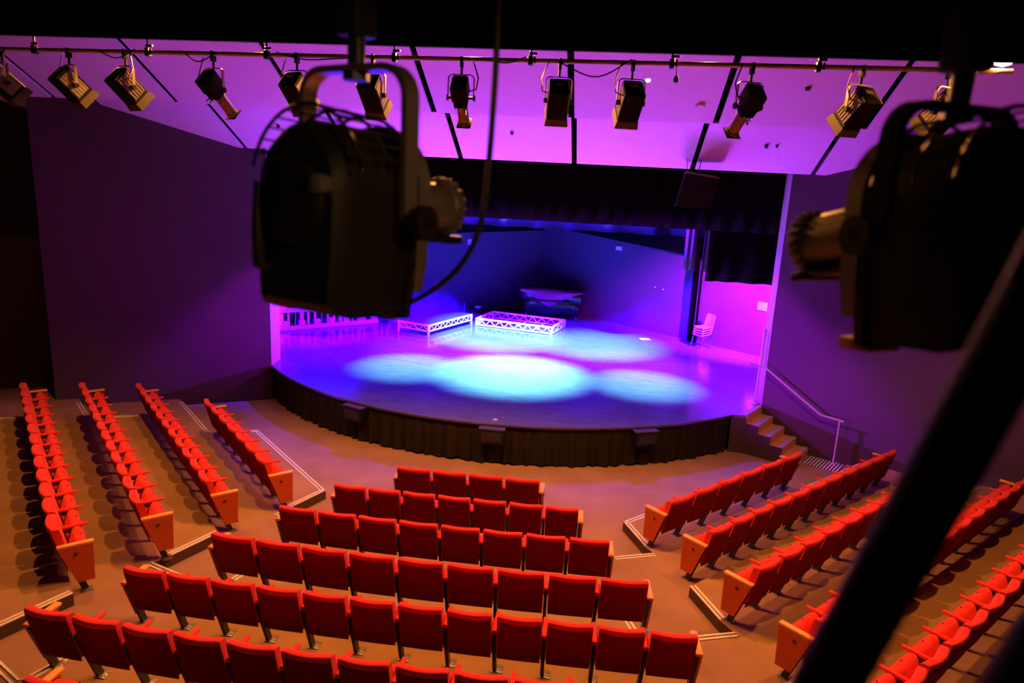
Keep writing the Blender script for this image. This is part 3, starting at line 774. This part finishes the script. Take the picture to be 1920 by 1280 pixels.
def profile_parts(body_parent, R, piv):
    T = Matrix.Translation(piv) @ R.to_4x4()
    def fin(name, bm, m, par=body_parent):
        bmesh.ops.transform(bm, matrix=T, verts=bm.verts[:]); return obj(name, bm, M[m], par)
    bm = NB(); box(bm, 0, -.11, .01, .19, .20, .22, .02); h = fin('lamp_housing', bm, 'railbody')
    bm = NB()
    for k in range(5): box(bm, 0, -.20+.045*k, .125, .16, .012, .02, .003)
    fin('cooling_fins', bm, 'brass', h)
    bm = NB(); box(bm, 0, .03, -.005, .16, .10, .17, .015); fin('gate', bm, 'railbody')
    bm = NB(); lathe(bm, [(.072, .07), (.072, .10), (.064, .10), (.064, .34), (.075, .34), (.075, .375), (.06, .375)], 22); fin('lens_tube', bm, 'lampgrey')
    bm = NB(); box(bm, 0, .375, 0, .17, .012, .17, .004); fin('colour_frame', bm, 'lampblack')
    bm = NB()
    for sx in (-1, 1):
        cyl(bm, (sx*.08, .0, 0), (sx*.165, .0, 0), .016, seg=10); cyl(bm, (sx*.145, .0, 0), (sx*.165, .0, 0), .035, seg=14)
    fin('tilt_knob', bm, 'lampblack')
    for p0, p1, r in (((.045, .13, -.055), (.05, .16, -.10), .012), ((.0, .05, -.08), (.0, .05, -.17), .008), ((-.05, .05, -.08), (-.05, .03, -.16), .008)):
        bm = NB(); cyl(bm, p0, p1, r, seg=8); fin('shutter_handle', bm, 'brass')

def rail_fixture(x, kind, yaw, tilt, lab):
    p = pip(x); t = thing('stage_spotlight', lab, 'spotlight', tuple(p), (0, 0, yaw), 'spotlights on the lighting bar')
    bm = NB(); box(bm, 0, 0, -.03, .035, .07, .12, .008); cyl(bm, (0, 0, -.08), (0, 0, -.17), .014, seg=10); obj('hook_clamp', bm, M['lampblack'], t)
    bm = NB(); yoke_bm(bm, .15, .27); bmesh.ops.translate(bm, vec=(0, 0, -.17), verts=bm.verts[:]); obj('yoke', bm, M['brass'], t)
    R = Euler((-tilt, 0, 0)).to_matrix(); piv = Vector((0, 0, -.42))
    (fresnel_parts if kind == 'F' else profile_parts)(t, R, piv)
    bm = NB(); s = random.choice((-1, 1))
    tube(bm, [(s*.12, 0, .0), (s*.15, -.02, -.06), (s*.20, -.03, -.2), (s*.19, -.08, -.33), (s*.08, -.15, -.38)], .008, 6); obj('power_cable', bm, M['brass'] if kind == 'F' else M['cable'], t)
    return t
FX = [(-7.75, 'F', -55, 40, 'black spotlight half cut off by the left edge of the picture'),
      (-6.776, 'F', -62, 38, 'leftmost whole box-shaped spotlight on the lighting bar'),
      (-5.985, 'F', -52, 42, 'box-shaped spotlight second from the left on the bar'),
      (-4.794, 'P', -48, 46, 'tubular spotlight third from the left on the bar'),
      (-3.708, 'F', -32, 50, 'box-shaped spotlight half hidden behind the left foreground yoke'),
      (-2.756, 'F', -22, 52, 'box-shaped spotlight seen through the left foreground yoke'),
      (-1.693, 'P', -12, 56, 'tubular spotlight right of the left foreground light'),
      (-.565, 'F', 0, 58, 'box-shaped spotlight beside the central ceiling seam'),
      (.239, 'F', 4, 56, 'box-shaped spotlight just right of the central ceiling seam'),
      (1.5, 'P', 12, 55, 'tubular spotlight right of the middle of the bar'),
      (2.61, 'F', 38, 46, 'box-shaped spotlight partly behind the right foreground yoke'),
      (3.452, 'F', 58, 40, 'rightmost box-shaped spotlight on the bar')]
for x, k, yw, tl, lab in FX: rail_fixture(x, k, -math.atan2(XC-x, 9.0), math.radians(43), lab)
# loose cables along the bar
rng = random.Random(5)
def bar_cable(x0, x1, sag, lab):
    bm = NB(); pts = []
    for i in range(13):
        u = i/12; x = x0+(x1-x0)*u; p = pip(x); pts.append((p.x, p.y-.035, p.z+.02-sag*math.sin(PI*u)+.012*math.sin(9*u+x0)))
    tube(bm, pts, .008, 6); tag(obj('bar_cable', bm, M['cable']), lab, 'cable', 'cables on the lighting bar')
bar_cable(-.62, .22, .17, 'black cable sagging under the bar between two central spotlights')
bar_cable(-1.6, -.95, .05, 'black cable hugging the bar right of the left foreground light')
bar_cable(-3.95, -2.8, .07, 'black cable looping on the bar behind the left foreground yoke')
bar_cable(-5.2, -4.7, .11, 'black cable loop on the bar left of the third spotlight')
bar_cable(-6.4, -5.8, .09, 'black cable loop on the bar above the second spotlight')
# dangling plug
p = pip(.70); t = thing('dangling_plug', 'black plug dangling on a short lead below the bar', 'plug', tuple(p))
b = NB(); tube(b, [(0, -.015, 0), (.005, -.028, -.04), (.01, -.03, -.12)], .006, 6); obj('lead', b, M['cable'], t)
b = NB(); lathe(b, [(.012, -.20), (.028, -.19), (.028, -.15), (.01, -.12)], 12, 'Z', (.01, -.03, 0)); obj('plug_body', b, M['cable'], t)
# glowing house lamp at the right end of the bar
t = thing('house_lamp', 'glowing warm lamp at the right end of the lighting bar', 'lamp', (3.93, 7.98, 7.075))
b = NB(); lathe(b, [(.02, -.03), (.075, -.01), (.085, .03), (.06, .07), (.02, .085)], 20, 'Z'); obj('bulb', b, M['bulb'], t)
b = NB(); lathe(b, [(.1, .08), (.1, .22), (.06, .3)], 20, 'Z'); obj('lamp_housing', b, M['lampblack'], t)
b = NB(); cyl(b, (0, 0, .28), (0, 0, 2.2), .012, seg=8); obj('stem', b, M['steel'], t)

# ------------------------------------------------------------------ near bulkhead and foreground lights
b = NB(); box(b, -1, 2.05, 7.388, 16, .5, 2.7); o = struct('trim_50', b, M['void'], 'black bulkhead just above the camera', 0); o.rotation_euler = (0, .0017, -.012)
t = thing('foreground_bar', 'dark pipe just above the camera that carries the two big spotlights', 'pipe', (0, 0, 0))
b = NB(); cyl(b, (-2.2, 1.24, 5.97), (2.0, 1.06, 5.93), .024, seg=16); obj('pipe', b, M['steel'], t)

def big_light(lab, loc, yaw, tilt, yoke_yaw, clamp_h, tab_x, tube_tilt):
    """loc = tilt pivot of the lamp; local +Y of the body = beam direction"""
    t = thing('followspot', lab, 'spotlight', loc, (0, 0, 0), 'big spotlights in the foreground')
    R = Matrix.Rotation(yaw, 4, 'Z') @ Matrix.Rotation(tilt, 4, 'X')
    def fin(name, bm, m, par=t, mat4=R):
        bmesh.ops.transform(bm, matrix=mat4, verts=bm.verts[:]); return obj(name, bm, M[m], par)
    # domed housing
    def outline(hw, zb, zc, n=18):
        P = [(-hw*.92, zb), (hw*.92, zb), (hw, zb+.10)]
        P += [(hw*math.cos(PI*k/n), zc+hw*math.sin(PI*k/n)*1.08) for k in range(n+1)]
        P += [(-hw, zb+.10)]
        return P
    bm = NB(); loops = []
    for y, s_ in ((-.145, .82), (-.13, .91), (-.10, .96), (.03, .96), (.032, 1.01), (.05, 1.01)):
        loops.append([(x*s_, y, z*s_) for x, z in outline(.104, -.175, .05)])
    loft(bm, loops); h = fin('housing', bm, 'lampblack')
    bm = NB(); loops = []
    for y, s_ in ((.046, 1.03), (.078, 1.03), (.078, .95)):
        loops.append([(x*s_, y, z*s_*(1 if z > -.1 else .72)) for x, z in outline(.104, -.175, .05)])
    loft(bm, loops); fin('front_plate', bm, 'lampgrey')
    # vent cage above the dome
    bm = NB(); cr = .128
    for y in (-.125, -.06, .01):
        tube(bm, [(cr*math.cos(PI*k/16), y, .05+cr*math.sin(PI*k/16)) for k in range(1, 16)], .0035, 6)
    for k in range(2, 15):
        a = PI*k/16; cyl(bm, (cr*math.cos(a), -.125, .05+cr*math.sin(a)), (cr*math.cos(a), .01, .05+cr*math.sin(a)), .002, seg=6)
    for a in (PI*.14, PI*.86):
        for y in (-.115, .0): cyl(bm, (.11*math.cos(a), y, .05+.11*math.sin(a)), (cr*math.cos(a), y, .05+cr*math.sin(a)), .003, seg=6)
    fin('vent_cage', bm, 'steel', h)
    # rear cap with handle
    bm = NB(); lathe(bm, [(.07, -.145), (.068, -.16), (.05, -.17)], 24, 'Y', (0, 0, .02)); fin('rear_cap', bm, 'lampblack', h)
    bm = NB(); tube(bm, [(-.06, -.13, .05), (-.066, -.160, .045), (-.066, -.163, -.02), (-.066, -.160, -.09), (-.06, -.13, -.095)], .011, 8); fin('rear_handle', bm, 'steel')
    bm = NB(); lathe(bm, [(.006, -.13), (.016, -.145), (.016, -.17), (.008, -.175)], 14, 'Y', (.07, 0, .05)); fin('adjust_knob', bm, 'lampgrey')
    # lens tube
    Rt = R @ Matrix.Translation((0, .06, .02)) @ Matrix.Rotation(tube_tilt, 4, 'X')
    bm = NB(); lathe(bm, [(.055, 0), (.064, .01), (.064, .035), (.052, .04), (.052, .175), (.058, .18), (.058, .20), (.045, .20), (.043, .15)], 28); tb = fin('lens_tube', bm, 'lampgrey', t, Rt)
    bm = NB()
    for k in range(20):
        a = 2*PI*k/20; box(bm, .06*math.cos(a), .19, .06*math.sin(a), .008, .018, .008, .001)
    fin('focus_ring', bm, 'lampgrey', tb, Rt)
    bm = NB(); lathe(bm, [(.07, .012), (.07, .028), (.05, .028)], 28); fin('shutter_ring', bm, 'lampblack', tb, Rt)
    bm = NB(); box(bm, 0, .12, -.062, .09, .13, .008, .002); box(bm, 0, .185, -.064, .11, .03, .016, .002); fin('colour_frame_runner', bm, 'lampblack', t, Rt)
    for a in (.6, 2.2, 3.9, 5.4):
        bm = NB(); cyl(bm, (.06*math.cos(a), .02, .06*math.sin(a)), (.095*math.cos(a), .02, .095*math.sin(a)), .004, seg=8); cyl(bm, (.09*math.cos(a), .02, .09*math.sin(a)), (.105*math.cos(a), .02, .105*math.sin(a)), .010, seg=12); fin('shutter_handle', bm, 'brass', t, Rt)
    # pivots
    for sx in (-1, 1):
        bm = NB(); cyl(bm, (sx*.115, 0, .0), (sx*.165, 0, .0), .012, seg=12); cyl(bm, (sx*.147, 0, 0), (sx*.165, 0, 0), .03, seg=18); fin('tilt_knob', bm, 'lampblack')
    # orange tab below
    bm = NB(); box(bm, tab_x, .08, -.178, .075, .06, .022, .003); o = fin('filter_tab', bm, 'orange'); o['label'] = 'orange-brown tab at the bottom edge'
    # yoke and clamp do not tilt
    Ry = Matrix.Rotation(yoke_yaw, 4, 'Z')
    bm = NB(); yoke_bm(bm, .122, clamp_h, .012, .034, .05); bmesh.ops.translate(bm, vec=(0, 0, clamp_h), verts=bm.verts[:]); fin('yoke', bm, 'brass' if yaw < 0 else 'railblack', t, Ry)
    bm = NB(); cyl(bm, (0, 0, clamp_h-.012), (0, 0, clamp_h+.06), .016, seg=12); box(bm, 0, 0, clamp_h+.1, .05, .06, .1, .01); cyl(bm, (0, 0, clamp_h-.02), (0, 0, clamp_h-.006), .024, seg=6); fin('hook_clamp', bm, 'steel', t, Ry)
    return t
big_light('big black spotlight hanging in the left foreground, lens pointing right', (-.44, 1.23, 5.55), math.radians(-24), math.radians(-3), math.radians(-24), .255, .012, math.radians(3))
rb = big_light('big black spotlight hanging in the right foreground, lens pointing left', (.475, 1.06, 5.578), math.radians(27), math.radians(-6), math.radians(27), .195, -.03, math.radians(-8))
rb.scale = (.9, .9, .9)
# cables of the foreground lights
def spline(pts, n=8):
    out = []; P = [Vector(p) for p in pts]; P = [2*P[0]-P[1]] + P + [2*P[-1]-P[-2]]
    for i in range(1, len(P)-2):
        for k in range(n):
            t = k/n; a, b_, c_, d_ = P[i-1], P[i], P[i+1], P[i+2]
            out.append(.5*((2*b_)+(-a+c_)*t+(2*a-5*b_+4*c_-d_)*t*t+(-a+3*b_-3*c_+d_)*t**3))
    out.append(P[-2]); return out
CP = [(-.42, 1.2, 5.385), (-.385, 1.2, 5.385), (-.31, 1.2, 5.415), (-.24, 1.2, 5.475), (-.205, 1.2, 5.55), (-.195, 1.2, 5.65), (-.19, 1.2, 5.80), (-.19, 1.2, 5.95)]
b = NB(); tube(b, spline(CP), .0055, 8); tag(obj('power_cable', b, M['cable']), 'black cable curving up from the left foreground spotlight', 'cable')
# diagonal pole in the right foreground
t = thing('guard_rail', 'blurred black diagonal rail crossing the lower right foreground', 'rail', (0, 0, 0))
b = NB(); tube(b, [(.315, .45, 5.78), (.268, .45, 5.575), (.186, .45, 5.29), (.115, .45, 5.0)], .021, 14); obj('pipe', b, M['railblack'], t)
t = thing('guard_rail', 'blurred black rail end in the bottom right corner', 'rail', (0, 0, 0))
b = NB(); tube(b, [(.347, .45, 5.44), (.320, .45, 5.34), (.296, .45, 5.25), (.25, .45, 5.07)], .021, 14); obj('pipe', b, M['railblack'], t)

# ------------------------------------------------------------------ lights
def spot(name, loc, target, power, col, angle=60, blend=.5, size=.08):
    L = bpy.data.lights.new(name, 'SPOT'); L.energy = power; L.color = col; L.spot_size = math.radians(angle); L.spot_blend = blend; L.shadow_soft_size = size
    o = bpy.data.objects.new(name, L); C.objects.link(o); o.location = loc
    o.rotation_euler = (Vector(target)-Vector(loc)).to_track_quat('-Z', 'Y').to_euler(); return o
WARM = (1, .345, .05)
for x, y, p, k in [(-7.6, 10.2, 780, 2.9), (-4.8, 9.6, 1050, 2.9), (-1.8, 9.4, 1050, 2.9), (1.2, 9.4, 1050, 2.9), (4.3, 9.4, 980, 1.2)]:
    spot('house_light', (x, y, 7.45), (x*.97, y-k, 1.0), p, WARM, 134, .35, .07)
spot('house_lamp_light', (3.93, 7.98, 7.03), (2.5, 8.0, 6.2), 120, WARM, 170, .5, .08)
CY = (.17, .66, 1)
for x, y, p, a in [(-4.6, 17.0, 18000, 29), (-1.9, 17.2, 62000, 40), (1.4, 17.15, 18000, 29), (-2.9, 21.3, 30000, 42), (.2, 21.2, 25000, 40)]:
    spot('stage_spot', (x*.8-.3, y+(1.5 if y < 20 else -2.4), 7.2), (x, y, SH), p, CY, a, 1, .1)
for x in (-4.4, -1.8, 1.4): spot('pink_wash', (x, 18.6, 7.4), (x, 19.0, SH), 6500, (1, .07, .42), 40, 1, .2)
for x, y in ((-6, 20.5), (-3, 21.5), (1, 21.0)): spot('blue_wash', (x*.7, 18.2, 6.8), (x, y+1.5, 1.5), 36000, (.042, .0, 1), 120, .6, .2)
for x in (-5, -1.8, 1.5): spot('blue_front', (x, 17.5, 5.2), (x, 15.4, SH), 2300, (.06, .003, 1), 60, .7, .2)
spot('magenta_wing', (-9.6, 17.4, 5.5), (-8.9, 20.3, 1.6), 9000, (.5, .0, 1), 64, .9, .15)
spot('magenta_wing', (5.6, 17.6, 5.5), (5.1, 21.3, 2.9), 30000, (.62, .02, 1), 62, .9, .15)
spot('magenta_cross', (3.4, 17.6, 6.4), (-8.6, 17.4, 2.2), 17000, (.55, .015, 1), 26, .9, .15)
spot('magenta_cross', (-7.2, 17.6, 6.4), (4.2, 16.6, 2.0), 15000, (.5, .01, 1), 24, .9, .15)
spot('foreground_fill', (.95, .1, 6.15), (-.36, 1.15, 5.58), 26, (1, .5, .18), 26, .8, .05)  # added warm fill for the left foreground spotlight, without a fixture
# added violet uplights standing in for light bounced off the stage pools
for x, y, p in ((-4.8, 17.0, 2000), (-1.9, 17.2, 2000), (1.5, 17.15, 2000)):
    spot('pool_bounce_fill', (x, y, 1.05), (x*1.12+.2, 15.3, 6.4), p, (.46, .035, 1), 100, 1, .45)
spot('side_wall_fill', (-5.2, 13.7, .95), (-8.2, 15.9, 2.6), 180, (.40, .0, 1), 90, .9, .1)  # added violet fill washing the side walls, no fixture at the lip
spot('side_wall_fill', (1.6, 13.8, .95), (5.0, 15.4, 3.2), 380, (.40, .0, 1), 100, .9, .1)
for x in (-4.9, -1.8, 1.3): spot('ceiling_fill', (x, 13.1+.06*(x+1.8)**2, .9), (x*.95, 12.6, 6.6), 130, (.75, .01, .55), 110, .9, .1)  # added upward fill for the ceiling panels, not a stage lamp

w = bpy.data.worlds.new('world'); sc.world = w; w.use_nodes = True
w.node_tree.nodes['Background'].inputs['Color'].default_value = (.02, .012, .02, 1); w.node_tree.nodes['Background'].inputs['Strength'].default_value = .3
sc.view_settings.view_transform = 'Standard'; sc.view_settings.look = 'None'; sc.view_settings.exposure = 0; sc.view_settings.gamma = 1
sc.view_settings.use_curve_mapping = False
sc.cycles.max_bounces = 8; sc.cycles.diffuse_bounces = 5
sc.cycles.use_denoising = True
